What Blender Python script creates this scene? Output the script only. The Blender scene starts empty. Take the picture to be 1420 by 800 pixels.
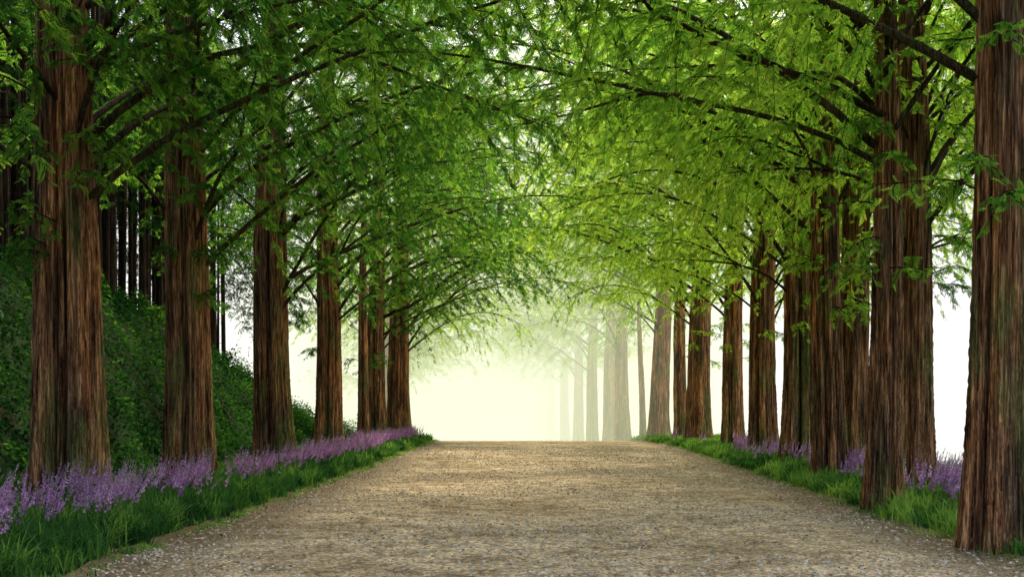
import bpy, math
import numpy as np
rng = np.random.default_rng(7)
scene = bpy.context.scene
scene.view_settings.view_transform = 'Standard'
scene.view_settings.look = 'None'
scene.view_settings.exposure = 0

# ------------------------------------------------------------------ helpers
class Buf:
    def __init__(s): s.v=[]; s.f=[]; s.t=[]; s.n=0
    def add(s, v, f, t=None):
        v=np.asarray(v,dtype=np.float32).reshape(-1,3); f=np.asarray(f,dtype=np.int32).reshape(-1,4)
        if t is None: t=np.full(len(v),0.5)
        t=np.broadcast_to(np.asarray(t,dtype=np.float32),(len(v),)) if np.ndim(t)==0 else np.asarray(t,dtype=np.float32)
        s.v.append(v); s.f.append(f+s.n); s.t.append(t); s.n+=len(v)
    def mesh(s,name,mats,smooth=False):
        v=np.concatenate(s.v); f=np.concatenate(s.f); t=np.concatenate(s.t)
        m=bpy.data.meshes.new(name)
        m.vertices.add(len(v)); m.vertices.foreach_set('co',v.ravel())
        m.loops.add(f.size); m.loops.foreach_set('vertex_index',f.ravel())
        m.polygons.add(len(f)); m.polygons.foreach_set('loop_start',np.arange(0,f.size,4,dtype=np.int32))
        m.update(calc_edges=True)
        a=m.attributes.new('tint','FLOAT','POINT'); a.data.foreach_set('value',t)
        if smooth: m.polygons.foreach_set('use_smooth',np.ones(len(f),dtype=bool))
        for x in (mats if isinstance(mats,(list,tuple)) else [mats]): m.materials.append(x)
        m.validate()
        return m
def obj(name,mesh,loc=(0,0,0),parent=None,rot=0,scale=1):
    o=bpy.data.objects.new(name,mesh); scene.collection.objects.link(o)
    o.location=loc; o.rotation_euler=(0,0,rot)
    o.scale=(scale,)*3 if np.ndim(scale)==0 else scale
    if parent is not None: o.parent=parent
    return o
def norm(a): return a/np.maximum(np.linalg.norm(a,axis=-1,keepdims=True),1e-9)
def tube(buf,P,R,k=5,t=0.5):
    P=np.asarray(P,float); n=len(P); T=norm(np.gradient(P,axis=0))
    up=np.array([0.13,0.21,1.0]); 
    if abs(T[0,2])>0.9: up=np.array([1.0,0.1,0])
    A=norm(np.cross(T,up)); B=np.cross(T,A)
    th=np.linspace(0,2*np.pi,k,endpoint=False)
    V=P[:,None]+np.asarray(R)[:,None,None]*(np.cos(th)[None,:,None]*A[:,None]+np.sin(th)[None,:,None]*B[:,None])
    i=np.arange(n-1)[:,None]*k; j=np.arange(k)[None]; j2=(j+1)%k
    F=np.stack([i+j,i+j2,i+k+j2,i+k+j],-1)
    buf.add(V,F,t)
def stamp(buf,T,P,D,N,S,tint):
    D=norm(D); B=norm(np.cross(N,D)); N2=np.cross(D,B)
    V=P[:,None]+S[:,None,None]*(T[None,:,0:1]*D[:,None]+T[None,:,1:2]*B[:,None]+T[None,:,2:3]*N2[:,None])
    F=np.arange(V.shape[0]*V.shape[1]).reshape(-1,4)
    buf.add(V,F,np.repeat(tint,T.shape[0]))
def smooth(a,b,x):
    t=np.clip((x-a)/(b-a),0,1); return t*t*(3-2*t)
def wob(x,y,s=1.0):
    return (np.sin(x*1.3*s+y*0.7*s)+np.sin(x*0.6*s-y*1.1*s+1.7)+np.sin(x*2.3*s+0.5+y*2.1*s)*0.5)/2.5

# ------------------------------------------------------------------ terrain function
def XL(y): return np.interp(y,[0,60,80,100,140,175,260],[-4.4,-4.3,-5.2,-7,-10.5,-13.5,-24])
def XR(y): return np.interp(y,[0,12,16,25,50,65,100,140,175,260],[5.2,5.75,6.0,6.9,8.6,8.8,6.6,4.2,2.4,-8])
def prof(y): return 0.2*smooth(25,60,y)-1.7*smooth(60,115,y)-1.5*smooth(115,220,y)
def hill(x,y):
    H=np.interp(y,[-20,10,28,41,50,58,70],[6.3,6.3,6.2,5.5,4.1,2.4,0.0])
    return H*smooth(-9.2,-14.5,x)+ H*1.8*smooth(-17,-60,x)
def ter(x,y):
    x=np.asarray(x,float); y=np.asarray(y,float)
    z=prof(y)+hill(x,y)
    e=np.maximum(XL(y)-x, x-XR(y))
    z=z+0.10*smooth(0.0,0.5,e)-0.05*smooth(0.0,-0.35,e)
    z=z+0.05*wob(x,y,1.2)*smooth(0.3,1.5,e)
    z=z-3.2*smooth(4.5,11,x-XR(y))
    return z

# ------------------------------------------------------------------ materials
def nt(name):
    m=bpy.data.materials.new(name); m.use_nodes=True; t=m.node_tree; t.nodes.clear()
    return m,t,t.nodes,t.links
def ramp(n,stops,interp='LINEAR'):
    r=n.new('ShaderNodeValToRGB'); r.color_ramp.interpolation=interp
    e=r.color_ramp.elements
    while len(e)<len(stops): e.new(0.5)
    for i,(p,c) in enumerate(stops): e[i].position=p; e[i].color=(*c,1)
    return r
def noise(n,l,vec,scale,detail=4,rough=0.6):
    x=n.new('ShaderNodeTexNoise'); x.inputs['Scale'].default_value=scale; x.inputs['Detail'].default_value=detail
    x.inputs['Roughness'].default_value=rough
    if vec is not None: l.new(vec,x.inputs['Vector'])
    return x
def mix(n,l,a,b,f,mode='MIX'):
    x=n.new('ShaderNodeMix'); x.data_type='RGBA'; x.blend_type=mode
    for s,val in ((6,a),(7,b),(0,f)):
        if hasattr(val,'is_output'): l.new(val,x.inputs[s])
        elif s==0: x.inputs[0].default_value=val
        else: x.inputs[s].default_value=(*val,1)
    return x.outputs[2]
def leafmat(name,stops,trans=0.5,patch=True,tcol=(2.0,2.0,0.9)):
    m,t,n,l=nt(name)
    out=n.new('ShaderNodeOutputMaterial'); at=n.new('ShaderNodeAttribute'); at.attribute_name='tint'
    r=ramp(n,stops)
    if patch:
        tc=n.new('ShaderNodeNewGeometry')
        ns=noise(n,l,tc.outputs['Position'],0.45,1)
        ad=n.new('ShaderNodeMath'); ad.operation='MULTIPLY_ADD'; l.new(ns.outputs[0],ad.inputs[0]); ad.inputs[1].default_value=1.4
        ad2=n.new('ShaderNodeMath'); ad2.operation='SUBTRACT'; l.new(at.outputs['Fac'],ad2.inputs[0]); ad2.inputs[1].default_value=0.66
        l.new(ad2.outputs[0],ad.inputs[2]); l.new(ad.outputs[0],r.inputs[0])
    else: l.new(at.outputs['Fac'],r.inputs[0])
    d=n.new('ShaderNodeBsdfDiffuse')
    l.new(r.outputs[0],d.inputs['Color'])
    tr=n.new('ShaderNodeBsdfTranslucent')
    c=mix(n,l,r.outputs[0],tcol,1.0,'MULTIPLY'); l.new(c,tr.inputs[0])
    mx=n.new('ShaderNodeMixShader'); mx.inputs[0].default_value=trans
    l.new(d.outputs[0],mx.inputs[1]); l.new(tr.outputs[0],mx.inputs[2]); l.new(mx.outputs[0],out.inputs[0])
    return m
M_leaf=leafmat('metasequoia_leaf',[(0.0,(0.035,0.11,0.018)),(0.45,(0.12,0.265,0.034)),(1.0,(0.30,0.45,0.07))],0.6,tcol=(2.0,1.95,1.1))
M_glow=leafmat('metasequoia_leaf_lit',[(0.0,(0.08,0.20,0.028)),(0.45,(0.22,0.39,0.048)),(1.0,(0.42,0.55,0.09))],0.62,tcol=(1.9,1.8,1.1))  # brighter, yellower leaf copy; backlight painted into its colour
M_leafL=leafmat('metasequoia_leaf_shaded',[(0.0,(0.011,0.045,0.013)),(0.45,(0.042,0.135,0.022)),(1.0,(0.16,0.29,0.042))],0.52,tcol=(2.0,2.0,1.1))  # darker leaf copy for the left row; shade painted into its colour
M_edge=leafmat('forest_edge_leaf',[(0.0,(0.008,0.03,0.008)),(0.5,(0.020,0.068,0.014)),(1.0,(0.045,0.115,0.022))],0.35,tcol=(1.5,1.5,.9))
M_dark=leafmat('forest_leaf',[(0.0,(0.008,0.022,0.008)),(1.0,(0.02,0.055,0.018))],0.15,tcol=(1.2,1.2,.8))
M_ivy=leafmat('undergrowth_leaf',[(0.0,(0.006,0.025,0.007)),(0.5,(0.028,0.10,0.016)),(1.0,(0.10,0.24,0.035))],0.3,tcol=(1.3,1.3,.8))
M_grass=leafmat('grass_blade',[(0.0,(0.012,0.05,0.020)),(0.5,(0.06,0.175,0.042)),(1.0,(0.26,0.42,0.08))],0.4,tcol=(1.5,1.5,.8))
M_flower=leafmat('liriope_flower',[(0.0,(0.34,0.11,0.36)),(0.55,(0.72,0.36,0.70)),(1.0,(0.95,0.70,0.90))],0.35,False,tcol=(1.05,1.0,1.05))
M_litter=leafmat('fallen_leaf',[(0.0,(0.16,0.115,0.07)),(0.6,(0.50,0.41,0.28)),(1.0,(0.80,0.74,0.60))],0.15,False,tcol=(0.8,.8,.6))

def barkmat(name,dark,mid,light,moss=0.35):
    m,t,n,l=nt(name)
    out=n.new('ShaderNodeOutputMaterial'); b=n.new('ShaderNodeBsdfPrincipled'); b.inputs['Roughness'].default_value=0.9
    b.inputs['Specular IOR Level'].default_value=0.15
    tc=n.new('ShaderNodeTexCoord'); oi=n.new('ShaderNodeObjectInfo')
    va=n.new('ShaderNodeVectorMath'); va.operation='ADD'; l.new(tc.outputs['Object'],va.inputs[0]); l.new(oi.outputs['Location'],va.inputs[1])
    def mp(z):
        x=n.new('ShaderNodeMapping'); x.inputs['Scale'].default_value=(1,1,z); l.new(va.outputs[0],x.inputs[0]); return x.outputs[0]
    n1=noise(n,l,mp(0.065),14,8,0.74); n2=noise(n,l,mp(0.12),3.6,4,0.6); n3=noise(n,l,mp(0.3),1.6,4,0.6)
    n4=noise(n,l,mp(0.045),46,4,0.7)
    r=ramp(n,[(0.38,dark),(0.48,mid),(0.60,light)]); l.new(n1.outputs[0],r.inputs[0])
    r2=ramp(n,[(0.38,(0.45,0.42,0.41)),(0.62,(1.6,1.2,0.88))]); l.new(n2.outputs[0],r2.inputs[0])
    c=mix(n,l,r.outputs[0],r2.outputs[0],1.0,'MULTIPLY')
    r4=ramp(n,[(0.42,(0.30,0.27,0.26)),(0.6,(1.45,1.45,1.45))]); l.new(n4.outputs[0],r4.inputs[0])
    c=mix(n,l,c,r4.outputs[0],0.9,'MULTIPLY')
    sx=n.new('ShaderNodeSeparateXYZ'); l.new(tc.outputs['Object'],sx.inputs[0])
    mr=n.new('ShaderNodeMapRange'); l.new(sx.outputs['Z'],mr.inputs[0]); mr.inputs[1].default_value=0; mr.inputs[2].default_value=6; mr.inputs[3].default_value=0.08; mr.inputs[4].default_value=-0.02
    mx2=n.new('ShaderNodeMath'); mx2.operation='MULTIPLY_ADD'; l.new(sx.outputs['X'],mx2.inputs[0]); mx2.inputs[1].default_value=0.10; l.new(mr.outputs[0],mx2.inputs[2])
    am=n.new('ShaderNodeMath'); am.operation='ADD'; l.new(n3.outputs[0],am.inputs[0]); l.new(mx2.outputs[0],am.inputs[1])
    r3=ramp(n,[(0.54,(0,0,0)),(0.66,(moss,moss,moss))]); l.new(am.outputs[0],r3.inputs[0])
    mc=mix(n,l,(0.20,0.26,0.07),r4.outputs[0],1.0,'MULTIPLY')
    c=mix(n,l,c,mc,r3.outputs[0])
    at=n.new('ShaderNodeAttribute'); at.attribute_name='tint'
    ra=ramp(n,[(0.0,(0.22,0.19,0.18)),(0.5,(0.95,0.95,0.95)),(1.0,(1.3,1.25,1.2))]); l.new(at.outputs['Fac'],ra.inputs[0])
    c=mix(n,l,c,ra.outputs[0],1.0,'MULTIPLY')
    l.new(c,b.inputs['Base Color'])
    ad=n.new('ShaderNodeMath'); ad.operation='ADD'; l.new(n1.outputs[0],ad.inputs[0]); l.new(n4.outputs[0],ad.inputs[1])
    bp=n.new('ShaderNodeBump'); bp.inputs['Strength'].default_value=1.0; bp.inputs['Distance'].default_value=0.10
    l.new(ad.outputs[0],bp.inputs['Height']); l.new(bp.outputs[0],b.inputs['Normal']); l.new(b.outputs[0],out.inputs[0])
    return m
M_bark=barkmat('bark',(0.025,0.013,0.009),(0.37,0.20,0.105),(0.66,0.44,0.27),0.6)
M_limb=barkmat('limb_bark',(0.02,0.013,0.009),(0.06,0.038,0.024),(0.13,0.09,0.06),0.2)
M_fbark=barkmat('forest_bark',(0.012,0.009,0.007),(0.05,0.036,0.026),(0.12,0.09,0.065),0.1)

def roadmat():
    m,t,n,l=nt('gravel_road')
    out=n.new('ShaderNodeOutputMaterial'); b=n.new('ShaderNodeBsdfPrincipled'); b.inputs['Roughness'].default_value=0.95; b.inputs['Specular IOR Level'].default_value=0.1
    g=n.new('ShaderNodeNewGeometry'); P=g.outputs['Position']
    big=noise(n,l,P,0.30,5,0.62); mid=noise(n,l,P,1.7,8,0.8); fine=noise(n,l,P,20,6,0.82)
    vo=n.new('ShaderNodeTexVoronoi'); vo.inputs['Scale'].default_value=22; l.new(P,vo.inputs['Vector'])
    r1=ramp(n,[(0.32,(0.22,0.165,0.11)),(0.45,(0.60,0.49,0.345)),(0.58,(0.82,0.71,0.545)),(0.75,(0.92,0.86,0.74))]); l.new(fine.outputs[0],r1.inputs[0])
    r2=ramp(n,[(0.40,(0.54,0.48,0.40)),(0.56,(1.12,1.1,1.05))]); l.new(mid.outputs[0],r2.inputs[0])
    r3=ramp(n,[(0.38,(0.76,0.70,0.60)),(0.58,(1.16,1.13,1.07))]); l.new(big.outputs[0],r3.inputs[0])
    c=mix(n,l,r1.outputs[0],r2.outputs[0],1,'MULTIPLY'); c=mix(n,l,c,r3.outputs[0],1,'MULTIPLY')
    bw=n.new('ShaderNodeRGBToBW'); l.new(vo.outputs['Color'],bw.inputs[0])
    r5=ramp(n,[(0.2,(0.5,0.46,0.42)),(0.8,(1.45,1.4,1.3))]); l.new(bw.outputs[0],r5.inputs[0])
    c=mix(n,l,c,r5.outputs[0],0.85,'MULTIPLY')
    at=n.new('ShaderNodeAttribute'); at.attribute_name='tint'
    ea=n.new('ShaderNodeMath'); ea.operation='MULTIPLY'; l.new(at.outputs['Fac'],ea.inputs[0]); l.new(mid.outputs[0],ea.inputs[1])
    re=ramp(n,[(0.15,(0,0,0)),(0.48,(0.85,0.85,0.85))]); l.new(ea.outputs[0],re.inputs[0])
    c=mix(n,l,c,(0.21,0.145,0.08),re.outputs[0])
    l.new(c,b.inputs['Base Color'])
    ad=n.new('ShaderNodeMath'); ad.operation='SUBTRACT'; l.new(fine.outputs[0],ad.inputs[0]); l.new(vo.outputs['Distance'],ad.inputs[1])
    bp=n.new('ShaderNodeBump'); bp.inputs['Strength'].default_value=1.0; bp.inputs['Distance'].default_value=0.05
    l.new(ad.outputs[0],bp.inputs['Height']); l.new(bp.outputs[0],b.inputs['Normal']); l.new(b.outputs[0],out.inputs[0])
    return m
M_road=roadmat()
def soilmat():
    m,t,n,l=nt('soil')
    out=n.new('ShaderNodeOutputMaterial'); b=n.new('ShaderNodeBsdfPrincipled'); b.inputs['Roughness'].default_value=1; b.inputs['Specular IOR Level'].default_value=0.05
    g=n.new('ShaderNodeNewGeometry'); a=noise(n,l,g.outputs['Position'],0.8,6,0.7); f=noise(n,l,g.outputs['Position'],14,5,0.7)
    r=ramp(n,[(0.35,(0.05,0.038,0.022)),(0.5,(0.025,0.05,0.018)),(0.65,(0.05,0.10,0.028))]); l.new(a.outputs[0],r.inputs[0])
    r2=ramp(n,[(0.3,(0.4,0.4,0.4)),(0.7,(1.3,1.3,1.3))]); l.new(f.outputs[0],r2.inputs[0])
    l.new(mix(n,l,r.outputs[0],r2.outputs[0],1,'MULTIPLY'),b.inputs['Base Color'])
    bp=n.new('ShaderNodeBump'); bp.inputs['Strength'].default_value=0.7; bp.inputs['Distance'].default_value=0.06
    l.new(f.outputs[0],bp.inputs['Height']); l.new(bp.outputs[0],b.inputs['Normal']); l.new(b.outputs[0],out.inputs[0])
    return m
M_soil=soilmat()

# ------------------------------------------------------------------ ground + road
def grid(xs,ys,zf):
    X,Y=np.meshgrid(xs,ys); Z=zf(X,Y); V=np.stack([X,Y,Z],-1)
    nx=len(xs); i=np.arange(len(ys)-1)[:,None]*nx; j=np.arange(nx-1)[None]
    return V,np.stack([i+j,i+j+1,i+nx+j+1,i+nx+j],-1)
xs=np.concatenate([np.linspace(-700,-70,12),np.arange(-66,-18,1.5),np.arange(-18,24,0.3),np.linspace(25,60,12),np.linspace(80,700,12)])
ys=np.concatenate([np.linspace(-120,-10,8),np.arange(-8,130,0.8),np.arange(132,260,3),np.linspace(270,1200,16)])
V,F=grid(xs,ys,ter); b=Buf(); b.add(V,F); obj('ground',b.mesh('ground',M_soil,True))
ry=np.concatenate([np.arange(-8,130,0.5),np.arange(131,258,2)]); u=np.linspace(0,1,48)
L=XL(ry)+0.16*wob(ry*1.0,ry*0,1.1)-0.1+0.05*np.sin(ry*5.1); R=XR(ry)+0.18*wob(ry*1.0+9,ry*0,1.2)+0.1+0.05*np.sin(ry*4.3)
X=L[:,None]+(R-L)[:,None]*u[None]; Y=np.repeat(ry[:,None],48,1)
e=np.minimum(X-L[:,None],R[:,None]-X)
Z=prof(Y)+0.012+0.015*wob(X,Y,0.9)*smooth(0,1,e)+0.05*smooth(0.3,-0.02,e)
i=np.arange(len(ry)-1)[:,None]*48; j=np.arange(47)[None]
b=Buf(); b.add(np.stack([X,Y,Z],-1),np.stack([i+j,i+j+1,i+48+j+1,i+48+j],-1),smooth(2.2,0.0,e).ravel()); obj('gravel_road',b.mesh('gravel_road',M_road,True))

cube=np.array([[-1,-1,-1],[1,-1,-1],[1,1,-1],[-1,1,-1],[-.6,-.6,1],[.6,-.6,1],[.6,.6,1],[-.6,.6,1]],float)
cf=np.array([[0,1,5,4],[1,2,6,5],[2,3,7,6],[3,0,4,7],[4,5,6,7],[3,2,1,0]])
cubeq=cube[cf].reshape(-1,3)*np.array([1,0.75,0.5])
n=52000
yy=7+45*rng.random(n)**1.7; xx=XL(yy)+(XR(yy)-XL(yy))*rng.random(n)
keep=rng.random(n)<0.5+0.45*wob(xx,yy,0.8); xx,yy=xx[keep],yy[keep]; n=len(xx)
Pp=np.stack([xx,yy,prof(yy)+0.016+0.012*wob(xx,yy,0.9)],-1); a=rng.random(n)*6.28
b=Buf(); stamp(b,cubeq,Pp,np.stack([np.cos(a),np.sin(a),rng.normal(0,.2,n)],-1),np.tile([0,0,1.],(n,1)),(0.006+0.016*rng.random(n)**2.2)*(1+yy/50),rng.random(n)**0.6)
obj('gravel_stones',b.mesh('gravel_stones',M_litter))
diamond=np.array([[0,0,0],[0.5,0.28,0.05],[1,0,0],[0.5,-0.28,0.05]],float)
n=22000; yy=7+50*rng.random(n)**1.5; s=rng.random(n)
xx=np.where(s<0.3,XL(yy)+rng.exponential(0.7,n),np.where(s<0.6,XR(yy)-rng.exponential(0.8,n),XL(yy)+(XR(yy)-XL(yy))*rng.random(n)))
Pp=np.stack([xx,yy,prof(yy)+0.04],-1); a=rng.random(n)*6.28
b=Buf(); stamp(b,diamond,Pp,np.stack([np.cos(a),np.sin(a),rng.normal(0,.25,n)],-1),np.stack([rng.normal(0,.3,n),rng.normal(0,.3,n),np.ones(n)],-1),rng.uniform(0.025,0.065,n),rng.random(n))
obj('fallen_leaves',b.mesh('fallen_leaves',M_litter))

# ------------------------------------------------------------------ foliage template
def spray_template(pairs=5):
    T=[]
    def leaf(ox,ang,L,w):
        d=np.array([math.cos(ang),math.sin(ang)]); p=np.array([-d[1],d[0]]); o=np.array([ox,0])
        q=[o,o+d*L*0.45+p*w,o+d*L,o+d*L*0.45-p*w]
        z=[0,-0.01,-0.10*L/0.4,0.02]
        T.extend([[a[0],a[1],zz] for a,zz in zip(q,z)])
    for i in range(pairs):
        f=i/pairs; L=0.42*(1-0.45*f)
        leaf(0.08+f*0.8,math.radians(58),L,0.066); leaf(0.12+f*0.8,-math.radians(58),L,0.066)
    leaf(0.8,0,0.36,0.06)
    return np.array(T)
ST=spray_template()
ST2=spray_template(3)*np.array([1,1.1,1])

def foliage_on(wood,leaf,P,R0,r,len2=1.7,start=0.25,nsec=20,dens=13,tb=0.5,sz=(0.12,0.24),tmpl=None):
    n=len(P); s=np.linspace(start,1.0,nsec)+r.normal(0,0.01,nsec); s=np.clip(s,0,1)
    base=np.stack([np.interp(s,np.linspace(0,1,n),P[:,k]) for k in range(3)],-1)
    T=norm(np.gradient(P,axis=0)); tv=np.stack([np.interp(s,np.linspace(0,1,n),T[:,k]) for k in range(3)],-1)
    side=norm(np.cross(tv,[0,0,1.0]))
    for q in range(nsec):
        sg=1 if q%2 else -1
        if q==nsec-1: d=tv[q]
        else: d=norm(side[q]*sg*r.uniform(0.4,1.0)+tv[q]*r.uniform(0.4,0.9)+np.array([0,0,r.normal(-0.12,0.4)]))
        Ls=len2*r.uniform(0.6,1.15)*(1-0.5*abs(s[q]-0.45))
        k=6; uu=np.linspace(0,1,k)
        pts=base[q]+d*(uu[:,None]*Ls); pts[:,2]-=0.5*Ls*uu**2*r.uniform(0.3,1.7); pts+=r.normal(0,0.02,(k,3))*uu[:,None]
        tube(wood,pts,0.009*(1-0.75*uu)+0.002,3)
        m=max(4,int(dens*Ls)); ss=r.uniform(0.08,1.0,m)
        pp=np.stack([np.interp(ss,uu,pts[:,c]) for c in range(3)],-1)
        dd=norm(pts[-1]-pts[0]); sd=norm(np.cross(dd,[0,0,1.0])); sgn=np.where(r.random(m)<0.5,-1,1)[:,None]
        D=dd*r.uniform(0.2,1.0,(m,1))+sd*sgn*r.uniform(0.3,1.0,(m,1)); D=D+np.stack([r.normal(0,.25,m),r.normal(0,.25,m),r.normal(-0.4,.45,m)],-1)
        N=np.stack([r.normal(0,.6,m),r.normal(0,.6,m),np.ones(m)],-1)
        tint=np.clip(tb+r.normal(0,0.12)+r.normal(0,0.16,m)+0.14*(ss-0.5),0,1)
        stamp(leaf,ST if tmpl is None else tmpl,pp,D,N,r.uniform(sz[0],sz[1],m),tint)

def limb_path(r,az,z0,L,elev,k=12,r0=0.15,end=-18):
    u=np.linspace(0,1,k); e=elev*(1-u)+math.radians(end)*u+ 0.18*np.sin(u*5+r.random()*6)
    a=az+np.cumsum(r.normal(0,0.07,k)); st=L/(k-1)
    d=np.stack([np.cos(e)*np.cos(a),np.cos(e)*np.sin(a),np.sin(e)],-1)*st
    P=np.cumsum(d,axis=0); P=np.vstack([[0,0,0],P[:-1]]); P+=np.array([math.cos(az)*r0,math.sin(az)*r0,z0])
    return P
def crown(seed,nl,H,Lmax,dens,nroad,sz,tmpl):
    r=np.random.default_rng(seed); w=Buf(); lf=Buf()
    lim=[]
    for i in range(nl):
        f=(i+r.random()*0.8)/nl; az=i*2.399+r.normal(0,0.3)
        lim.append((f,az,(Lmax*(1-f*0.7)**0.7+0.8)*r.uniform(0.75,1.05)*(0.78+0.30*max(0,math.cos(az))),r.uniform(35,62)))
    for i in range(nroad):
        f=(i+r.random())/nroad; lim.append((f*0.92,r.uniform(-0.75,0.75),r.uniform(9.3,11.8)*(1-0.25*f),r.uniform(38,60)))
    for f,az,L,eld in lim:
        el=math.radians(eld)
        P=limb_path(r,az,f*H,L,el); u=np.linspace(0,1,len(P)); rr=0.0062*L*(1-0.86*u)+0.006
        tube(w,P,rr,6)
        foliage_on(w,lf,P,rr,r,len2=2.0,start=0.16,nsec=int(8+L*2.0),dens=dens,sz=sz,tmpl=tmpl)
        if L>6:
            q=P[4].copy(); az2=az+r.choice([-1,1])*r.uniform(0.4,0.7)
            P2=limb_path(r,az2,0,L*0.55,el*0.7,9,0.0)+q; u=np.linspace(0,1,len(P2)); rr=0.0045*L*(1-0.88*u)+0.004
            tube(w,P2,rr,5); foliage_on(w,lf,P2,rr,r,len2=1.6,start=0.2,nsec=int(5+L*.8),dens=dens,sz=sz,tmpl=tmpl)
    return w,lf
CR=[]
for sd in range(8):
    if sd<3: a=(19,8.5,8.6,21,9,(0.11,0.21),ST)
    elif sd<6: a=(19,14.0,8.8,14.5,13,(0.13,0.25),ST)
    else: a=(20,14.0,8.8,5,11,(0.34,0.52),ST2)
    w,lf=crown(100+sd,*a)
    CR.append((w.mesh('crown_limbs_%d'%sd,M_limb,True),lf.mesh('crown_foliage_%d'%sd,M_leaf)))
print('leaf faces',[len(c[1].polygons) for c in CR])

# ------------------------------------------------------------------ trunks
def trunk(name,r0,seed,H=19.0,lean=(0,0),K=112,NZ=110,flare=0.5):
    r=np.random.default_rng(seed); b=Buf()
    z=np.concatenate([np.linspace(-0.5,3,int(NZ*0.45)),np.linspace(3.12,H,NZ-int(NZ*0.45))]); th=np.linspace(0,2*np.pi,K,endpoint=False)
    Zg,T=np.meshgrid(z,th,indexing='ij'); zz=np.maximum(Zg,0)
    Rm=r0*(1-0.86*(zz/H)**1.35); fl=np.exp(-zz/0.9)
    tw=r.normal(0,0.06)*zz
    ph=r.random(8)*6.28; am=r.uniform(0.6,1.4,3)
    f1=am[0]*0.55*np.cos(3*T+ph[0]+tw)+am[1]*0.6*np.cos(5*T+ph[1]+tw+0.2*np.sin(zz*0.6))+am[2]*0.5*np.cos(8*T+ph[2]-tw+0.25*np.sin(zz*0.9+ph[5]))
    crease=np.exp(-((f1+1.0)/0.32)**2)
    flute=f1-1.1*crease
    R=Rm*(1+flare*0.75*fl+ (0.12+0.09*fl)*flute)
    rid=np.abs(np.sin(9.5*T+ph[3]+0.8*np.sin(zz*0.7+ph[4])))+0.7*np.abs(np.sin(15.5*T+ph[6]+1.1*np.sin(zz*0.9+2*np.sin(T*3))))+0.5*np.abs(np.sin(24.5*T+ph[7]+1.5*np.sin(zz*1.3+T*2)))
    R=R*(1-0.06)+0.06*(r0/0.5)*rid*np.clip(Rm/r0,0.2,1)+ r.normal(0,0.005,R.shape)
    cx=lean[0]*zz/H+0.07*np.sin(zz*0.35+ph[0]); cy=lean[1]*zz/H+0.05*np.sin(zz*0.3+ph[1])
    V=np.stack([cx+R*np.cos(T),cy+R*np.sin(T),Zg],-1)
    i=np.arange(len(z)-1)[:,None]*K; j=np.arange(K)[None]; j2=(j+1)%K
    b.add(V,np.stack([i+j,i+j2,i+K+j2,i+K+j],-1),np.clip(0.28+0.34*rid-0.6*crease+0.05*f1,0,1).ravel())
    return b.mesh(name,M_bark,True)
def epicormic(seed,r0,z0,z1,n,tb=0.5):
    r=np.random.default_rng(seed); w=Buf(); lf=Buf()
    for q in range(n):
        az=r.random()*6.28; z=r.uniform(z0,z1); L=r.uniform(0.35,1.4)
        P=limb_path(r,az,z,L,math.radians(r.uniform(-10,35)),6,r0*0.85); u=np.linspace(0,1,6)
        tube(w,P,0.012*(1-.8*u)+0.002,4); foliage_on(w,lf,P,None,r,len2=0.45,start=0.2,nsec=8,dens=28,tb=tb,sz=(0.09,0.16))
    return w,lf
VP=700.; FP=1420.
left=[(None,9.2,.48,-7.4),(95,16.8,.46,0),(258,22.7,.43,0),(380,32,.48,0),(453,41,.44,0),(502,50,.24,0),(523,55,.43,0),(556,61,.56,0),(None,74,.5,-8.8),(None,88,.5,-10.8),(None,104,.5,-13.2),(None,122,.5,-16.5)]
right=[(1380,12.3,.29,1),(1227,17.5,.24,1),(1272,19.4,.29,0),(1149,24.5,.31,1),(1186,26.5,.33,0),(1106,32.5,.44,1),(1060,40,.44,1),(1018,48,.42,1),(970,55,.54,1),(943,62,.34,0),(915,66,.54,1),(890,74,.20,0),(864,82,.5,1),(846,90,.48,0),(821,98,.5,1),(803,108,.48,1),(784,120,.48,1),(764,138,.5,1),(752,155,.5,1),(740,175,.5,1)]
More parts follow.
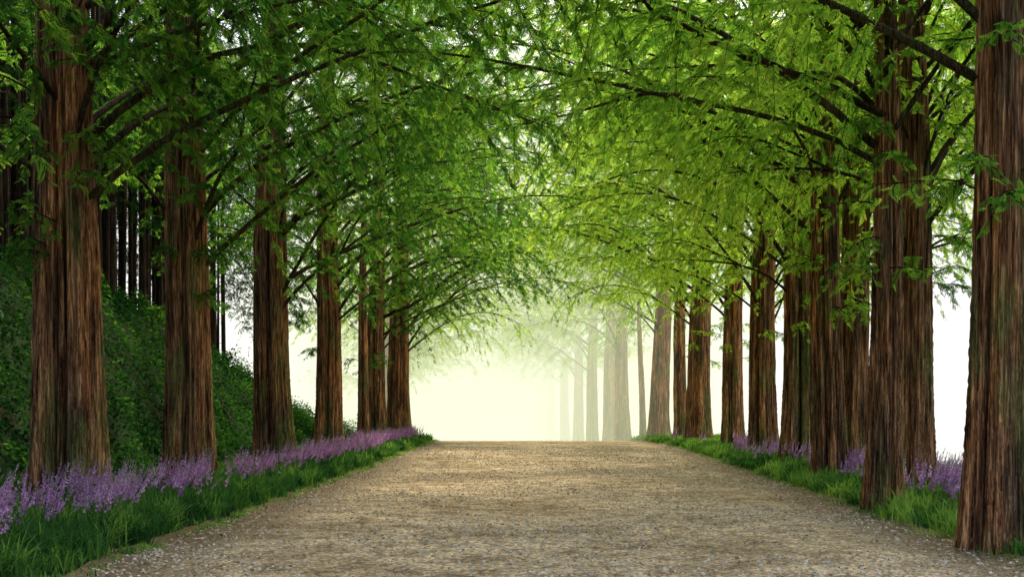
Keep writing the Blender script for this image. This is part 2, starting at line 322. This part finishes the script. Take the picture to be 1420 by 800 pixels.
def plant(x,y,r0,idx,isleft,hascrown=True,z0=5.4):
    z=float(ter(x,y))
    e=obj('metasequoia_tree',None,(x,y,z)); e.empty_display_size=0.5
    K=160 if y<45 else 64
    H=(18 if y<20 else 24) if r0>0.27 else 16
    obj('trunk',trunk('trunk',r0,idx*7+3,H=H,K=K,NZ=150 if y<45 else 60,lean=(rng.normal(0,.16),rng.normal(0,.15)),flare=rng.uniform(.35,.65)),parent=e)
    mat=(M_glow if y>58 else M_leafL) if isleft else (M_glow if y>30 else M_leaf)  # leaf copy by side and depth: painted shade left, painted backlight beyond
    if hascrown:
        ci=idx%3 if y<20 else (3+idx%3 if y<95 else 6+idx%2)
        c=CR[ci]; rot=(0 if isleft else math.pi)+rng.normal(0,.3); s=0.95+0.12*((idx*37)%10)/10
        if y>70: s*=1.15
        sc=(s,s*(1 if idx%2 else -1),s)
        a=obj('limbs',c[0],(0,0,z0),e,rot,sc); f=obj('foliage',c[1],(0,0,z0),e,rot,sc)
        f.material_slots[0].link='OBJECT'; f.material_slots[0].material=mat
    elif not isleft and y<30:
        c=CR[idx%3]; sc=(0.66,0.8,0.95); rr_=rng.normal(0,.15)
        obj('limbs',c[0],(0,0,z0-0.9),e,rr_,sc); f=obj('foliage',c[1],(0,0,z0-0.9),e,rr_,sc)
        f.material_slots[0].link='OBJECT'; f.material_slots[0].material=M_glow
    if not isleft and 30<y<45:
        c=CR[idx%3]; sc=(0.72,0.8,0.95)
        obj('lower_limbs',c[0],(0,0,z0-0.9),e,0.1,sc); f=obj('lower_foliage',c[1],(0,0,z0-0.9),e,0.1,sc)
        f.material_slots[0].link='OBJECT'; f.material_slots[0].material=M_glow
    if y<60:
        w,lf=epicormic(idx+50,r0,4.0,10,22 if y<30 else 10)
        obj('twigs',w.mesh('twigs',M_limb,True),parent=e); obj('twig_leaves',lf.mesh('twig_leaves',mat),parent=e)
    return e
trees={}
for k,(px,d,r0,x0) in enumerate(left):
    x=x0 if px is None else (px-VP)/FP*d
    trees['L%d'%k]=plant(x,d,r0,k,True,hascrown=(k!=5),z0=4.6)
for k,(px,d,r0,c) in enumerate(right):
    x=(px-VP)/FP*d
    trees['R%d'%k]=plant(x,d,r0,k+20,False,hascrown=bool(c),z0=5.6 if d<60 else 6.3)

# ------------------------------------------------------------------ long arching limbs over the road
def hero(tree,pts,r0,seed,mat,nsec=26,start=0.12):
    r=np.random.default_rng(seed); pts=np.array(pts,float)
    t=np.linspace(0,1,len(pts)); tt=np.linspace(0,1,22)
    P=np.stack([np.interp(tt,t,pts[:,c]) for c in range(3)],-1)
    for _ in range(3): P[1:-1]=(P[:-2]+2*P[1:-1]+P[2:])/4
    P[1:-1]+=r.normal(0,0.035,(20,3)); P-=np.array(tree.location)
    w=Buf(); lf=Buf(); tube(w,P,r0*(1-0.85*tt)+0.008,7)
    foliage_on(w,lf,P,None,r,len2=1.5,start=start,nsec=nsec,dens=18)
    obj('arching_limb',w.mesh('arching_limb',M_limb,True),parent=tree); obj('arching_limb_foliage',lf.mesh('arching_limb_foliage',mat),parent=tree)
def px3(x,y,d): return ((x-VP)/FP*d,d,1.6+(580-y)/FP*d)
hero(trees['L3'],[px3(385,330,32),px3(450,265,31),px3(530,205,29.5),px3(620,160,28),px3(710,140,27),px3(800,132,26)],0.10,1,M_leafL,start=0.3)
hero(trees['L6'],[px3(530,440,55),px3(580,420,53),px3(640,372,51),px3(690,352,50),px3(730,350,49)],0.10,2,M_leafL)
hero(trees['R3'],[px3(1145,280,24.5),px3(1060,215,24),px3(980,175,23.5),px3(900,120,23),px3(850,50,22)],0.07,3,M_leaf)
hero(trees['R5'],[px3(1095,300,32.5),px3(1000,215,31),px3(930,160,30),px3(860,150,29),px3(800,170,28)],0.08,4,M_leaf)
hero(trees['R1'],[px3(1225,160,17.5),px3(1110,100,17),px3(1000,65,16.5),px3(900,10,16),px3(840,-60,15.5)],0.06,5,M_leaf)
hero(trees['R8'],[px3(960,420,55),px3(900,370,53),px3(840,330,51),px3(780,310,49)],0.10,6,M_leaf)

# ------------------------------------------------------------------ forest on the hill (one mass)
w=Buf(); r=np.random.default_rng(5)
for q in range(480):
    y=r.uniform(14,64); x=-14.2-r.random()**1.4*34
    if y>56 and x>-17: continue
    z=float(ter(x,y)); hh=17; P=np.array([[x,y,z-.3],[x+r.normal(0,.1),y,z+hh*.5],[x+r.normal(0,.3),y+r.normal(0,.3),z+hh]])
    rr=r.uniform(0.07,0.17); tube(w,P,[rr,rr*.8,rr*.3],8)
    for _ in range(8):
        az=r.random()*6.28; zz=z+r.uniform(2,8); L=r.uniform(.4,1.8)
        tube(w,[[x,y,zz],[x+L*math.cos(az),y+L*math.sin(az),zz+r.normal(0,.25)]],[0.02,0.004],3)
forest=obj('distant_forest',None,(0,0,0))
obj('forest_trunks',w.mesh('forest_trunks',M_fbark,True),parent=forest)
k=0
def ff(x,y,dz,sc,mesh=None,mat=None,rot=None):
    global k
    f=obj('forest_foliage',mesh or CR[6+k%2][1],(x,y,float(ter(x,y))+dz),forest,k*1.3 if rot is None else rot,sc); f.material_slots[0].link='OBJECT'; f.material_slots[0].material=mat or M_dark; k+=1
for y in np.arange(14,60,7):
    for x in (-20.5,-28): ff(x+r.normal(0,1),y+r.normal(0,1),r.uniform(4.4,5.4),(0.85,0.95,0.75))
for y in np.arange(14,60,5): ff(-43+r.normal(0,1),y,-1.0,(1,1,0.9))
for y in np.arange(18,60,6): ff(-53+r.normal(0,1),y+2,-2.0,(1,1,1.3))
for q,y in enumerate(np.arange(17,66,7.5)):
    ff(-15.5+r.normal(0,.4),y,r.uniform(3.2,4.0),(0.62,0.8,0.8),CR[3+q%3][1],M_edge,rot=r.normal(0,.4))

# ------------------------------------------------------------------ undergrowth on the slope
leaf4=np.array([[0,0,0],[0.5,0.36,0.08],[1,0,-0.05],[0.5,-0.36,0.08]],float)
n=160000; y=8+62*r.random(n)**1.1; x=-8.9-r.random(n)*12
clump=np.clip(0.5+0.35*wob(x*2.2,y*2.2,1.0)+0.3*wob(x*5+3,y*4.6,1.0),0,1); big=np.clip(0.5+0.6*wob(x*1.1+5,y*0.9,1.0),0,1)
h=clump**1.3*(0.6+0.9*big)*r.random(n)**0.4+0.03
h=h+np.where(y>50,1.3,0)*np.clip(wob(x*1.1+3,y*1.3),0,1)*r.random(n)
P=np.stack([x,y,ter(x,y)+h*smooth(-8.7,-9.8,x)+0.02],-1); a=r.random(n)*6.28
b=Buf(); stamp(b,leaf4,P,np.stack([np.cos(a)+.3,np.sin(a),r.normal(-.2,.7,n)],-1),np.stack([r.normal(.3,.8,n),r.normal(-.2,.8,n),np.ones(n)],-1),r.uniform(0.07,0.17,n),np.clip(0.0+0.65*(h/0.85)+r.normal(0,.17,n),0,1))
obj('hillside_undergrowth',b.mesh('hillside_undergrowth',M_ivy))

# ------------------------------------------------------------------ grass & liriope
def blades(buf,x,y,hh,w,tint,r,bend=0.6):
    n=len(x); az=r.random(n)*6.28; d=np.stack([np.cos(az),np.sin(az),np.zeros(n)],-1); p=np.stack([-np.sin(az),np.cos(az),np.zeros(n)],-1)
    base=np.stack([x,y,ter(x,y)-0.02],-1); bd=r.uniform(0.15,1.0,n)*bend
    lv=[]
    for u,ww in ((0,1),(0.4,0.9),(0.75,0.6),(1.0,0.08)):
        c=base+d*(hh*bd*u**1.8)[:,None]+np.array([0,0,1.])*(hh*(u-0.45*bd*u**2.5))[:,None]
        lv.append(c-p*(w*ww)[:,None]); lv.append(c+p*(w*ww)[:,None])
    V=np.stack(lv,1); o=np.arange(n)[:,None]*8
    F=np.concatenate([o+np.array([[0,1,3,2]]),o+np.array([[2,3,5,4]]),o+np.array([[4,5,7,6]])],0)
    buf.add(V,F,np.repeat(tint,8))
def tufts(name,cx,cy,per,h,r,tb,w0=0.006,spread=0.07,bend=0.75):
    n=len(cx); x=np.repeat(cx,per)+r.normal(0,spread,n*per); y=np.repeat(cy,per)+r.normal(0,spread,n*per)
    hh=np.repeat(h*r.uniform(.55,1.3,n),per)*r.uniform(.6,1.1,n*per); t=np.clip(np.repeat(tb+r.normal(0,.2,n),per)+r.normal(0,.1,n*per),0,1)
    b=Buf(); blades(b,x,y,hh,w0*(1+y/22),t,r,bend); obj(name,b.mesh(name,M_grass))
r=np.random.default_rng(11)
n=2900; cy=8.5+56*r.random(n)**1.5; off=0.12+r.random(n)**0.85*2.6; cx=XL(cy)-off
tufts('liriope_leaves',cx,cy,26,0.46,r,0.38,0.007,0.07,1.1)
n=3600; cy=9+60*r.random(n)**1.3; off=0.05+r.random(n)*3.4; cx=XR(cy)+off
keep=r.random(n)<0.5+0.7*(wob(cx,cy,0.8)>-0.2); cx,cy=cx[keep],cy[keep]
tufts('liriope_leaves',cx,cy,22,0.40,r,0.60,0.007,0.07,1.0)
n=5200; cy=8+62*r.random(n)**1.2; s=r.random(n)<0.5; cx=np.where(s,XL(cy)-r.exponential(0.2,n)+0.15+0.15*wob(cy,cy*0,2),XR(cy)+r.exponential(0.5,n)-0.2)
keep=r.random(n)<0.55+0.5*wob(cx*0.5,cy*1.7,1.3); cx,cy=cx[keep],cy[keep]
tufts('verge_grass',cx,cy,9,0.14,r,0.7,0.005,0.05)
n=1800; cy=14+50*r.random(n); cx=XR(cy)+3+r.random(n)*4; tufts('verge_grass',cx,cy,12,0.45,r,0.85,0.008,0.12)
n=1500; cy=10+55*r.random(n); cx=-9.2+r.random(n)*2; tufts('verge_grass',cx,cy,12,0.28,r,0.3,0.008,0.12)
def spikes(name,cx,cy,r):
    n=len(cx); b=Buf(); fl=Buf()
    for i in range(n):
        z=float(ter(cx[i],cy[i])); h=r.uniform(0.48,0.95); lx,ly=r.normal(0,.10,2)+np.array([0.16,0]); k=5; u=np.linspace(0,1,k)
        P=np.stack([cx[i]+lx*u**1.5,cy[i]+ly*u**1.5,z+h*u],-1); tube(b,P,(0.004-0.002*u)*(1+cy[i]/40),3,0.6)
        m=38; s=r.uniform(0.58,1.0,m); az=r.random(m)*6.28; q=np.stack([np.interp(s,u,P[:,c]) for c in range(3)],-1)
        D=np.stack([np.cos(az),np.sin(az),r.uniform(-.1,1.1,m)],-1)
        sz=0.028*(1.2-0.9*(s-0.58)/0.42)*r.uniform(.7,1.2,m)*(1+cy[i]/60)
        stamp(fl,leaf4*np.array([1,1.3,1]),q,D,r.normal(0,1,(m,3)),sz,np.clip(r.normal(0.5,.14,m)+r.normal(0,.18),0,1))
    e=obj(name,None); obj('stems',b.mesh('stems',M_grass),parent=e); obj('blossoms',fl.mesh('blossoms',M_flower),parent=e)
nc=200; cyc=9.5+50*r.random(nc)**1.35; cxc=XL(cyc)-0.8-np.abs(r.normal(0.0,.65,nc)); per=r.integers(3,15,nc)
cy=np.repeat(cyc,per)+r.normal(0,.13,per.sum()); cx=np.repeat(cxc,per)+r.normal(0,.13,per.sum())
spikes('liriope_flowers',cx,cy,r)
cy=[];cx=[]
for (a,bb,off,ncl) in ((13.5,16.2,1.4,13),(16,19,1.6,26),(19.5,23.5,1.5,24),(24,30,1.6,20),(31,38,1.6,14),(40,47,1.7,8),(49,56,1.5,4)):
    cc=r.uniform(a,bb,ncl); pr=r.integers(5,17,ncl); yy=np.repeat(cc,pr); xo=np.repeat(XR(cc)+off+r.normal(0,.5,ncl),pr)
    cy.append(yy+r.normal(0,.14,len(yy))); cx.append(xo+r.normal(0,.14,len(yy)))
spikes('liriope_flowers',np.concatenate(cx),np.concatenate(cy),r)

# ------------------------------------------------------------------ fog, self-lit
def fog(name,lo,hi,dens,col):
    m,t,n,l=nt(name); out=n.new('ShaderNodeOutputMaterial')
    ab=n.new('ShaderNodeVolumeAbsorption'); ab.inputs['Color'].default_value=(0,0,0,1); ab.inputs['Density'].default_value=dens
    em=n.new('ShaderNodeEmission'); em.inputs[0].default_value=(*col,1); em.inputs[1].default_value=dens  # volume glows by itself; emission stands in for light scattered in the mist
    ad=n.new('ShaderNodeAddShader'); l.new(ab.outputs[0],ad.inputs[0]); l.new(em.outputs[0],ad.inputs[1]); l.new(ad.outputs[0],out.inputs['Volume'])
    lo=np.array(lo,float); hi=np.array(hi,float); c=np.array([[x,y,z] for z in (lo[2],hi[2]) for x,y in ((lo[0],lo[1]),(hi[0],lo[1]),(hi[0],hi[1]),(lo[0],hi[1]))])
    b=Buf(); b.add(c,cf[:,::1]); obj(name,b.mesh(name,m))
fog('glowing_fog_bank',(-17,61.5,-9),(17,100,40),0.021,(1.02,1.08,0.68))
fog('glowing_fog_bank',(-370,100.1,-9),(370,700,45),0.045,(1.08,1.09,0.94))
fog('glowing_fog_bank',(17.3,22,-9),(370,99.9,30),0.045,(1.1,1.1,1.05))
fog('glowing_fog_bank',(-370,70,-9),(-17.3,99.9,32),0.05,(1.1,1.1,1.05))

# ------------------------------------------------------------------ world, sun, camera
wd=bpy.data.worlds.new('World'); scene.world=wd; wd.use_nodes=True; n=wd.node_tree.nodes; l=wd.node_tree.links
sky=n.new('ShaderNodeTexSky'); sky.sky_type='NISHITA'; sky.sun_disc=False
EL=math.radians(58); AZ=math.radians(18)
sky.sun_elevation=EL; sky.sun_rotation=AZ; sky.dust_density=6; sky.air_density=1.0; sky.ozone_density=0.0
l.new(sky.outputs[0],n['Background'].inputs[0]); n['Background'].inputs[1].default_value=0.50
from mathutils import Vector
sd=bpy.data.lights.new('sun','SUN'); sd.energy=5.0; sd.angle=math.radians(24); sd.color=(1,0.92,0.78)
so=bpy.data.objects.new('sun',sd); scene.collection.objects.link(so)
dv=Vector((math.sin(AZ)*math.cos(EL),math.cos(AZ)*math.cos(EL),math.sin(EL))); so.rotation_euler=dv.to_track_quat('Z','Y').to_euler(); so.location=dv*60
cd=bpy.data.cameras.new('camera'); cam=bpy.data.objects.new('camera',cd); scene.collection.objects.link(cam)
cam.location=(0,0,1.6); cam.rotation_euler=(math.radians(90),0,0); cd.lens=36; cd.sensor_width=36; cd.shift_x=10/1420; cd.shift_y=180/1420; cd.clip_end=3000; cd.clip_start=0.1
scene.camera=cam
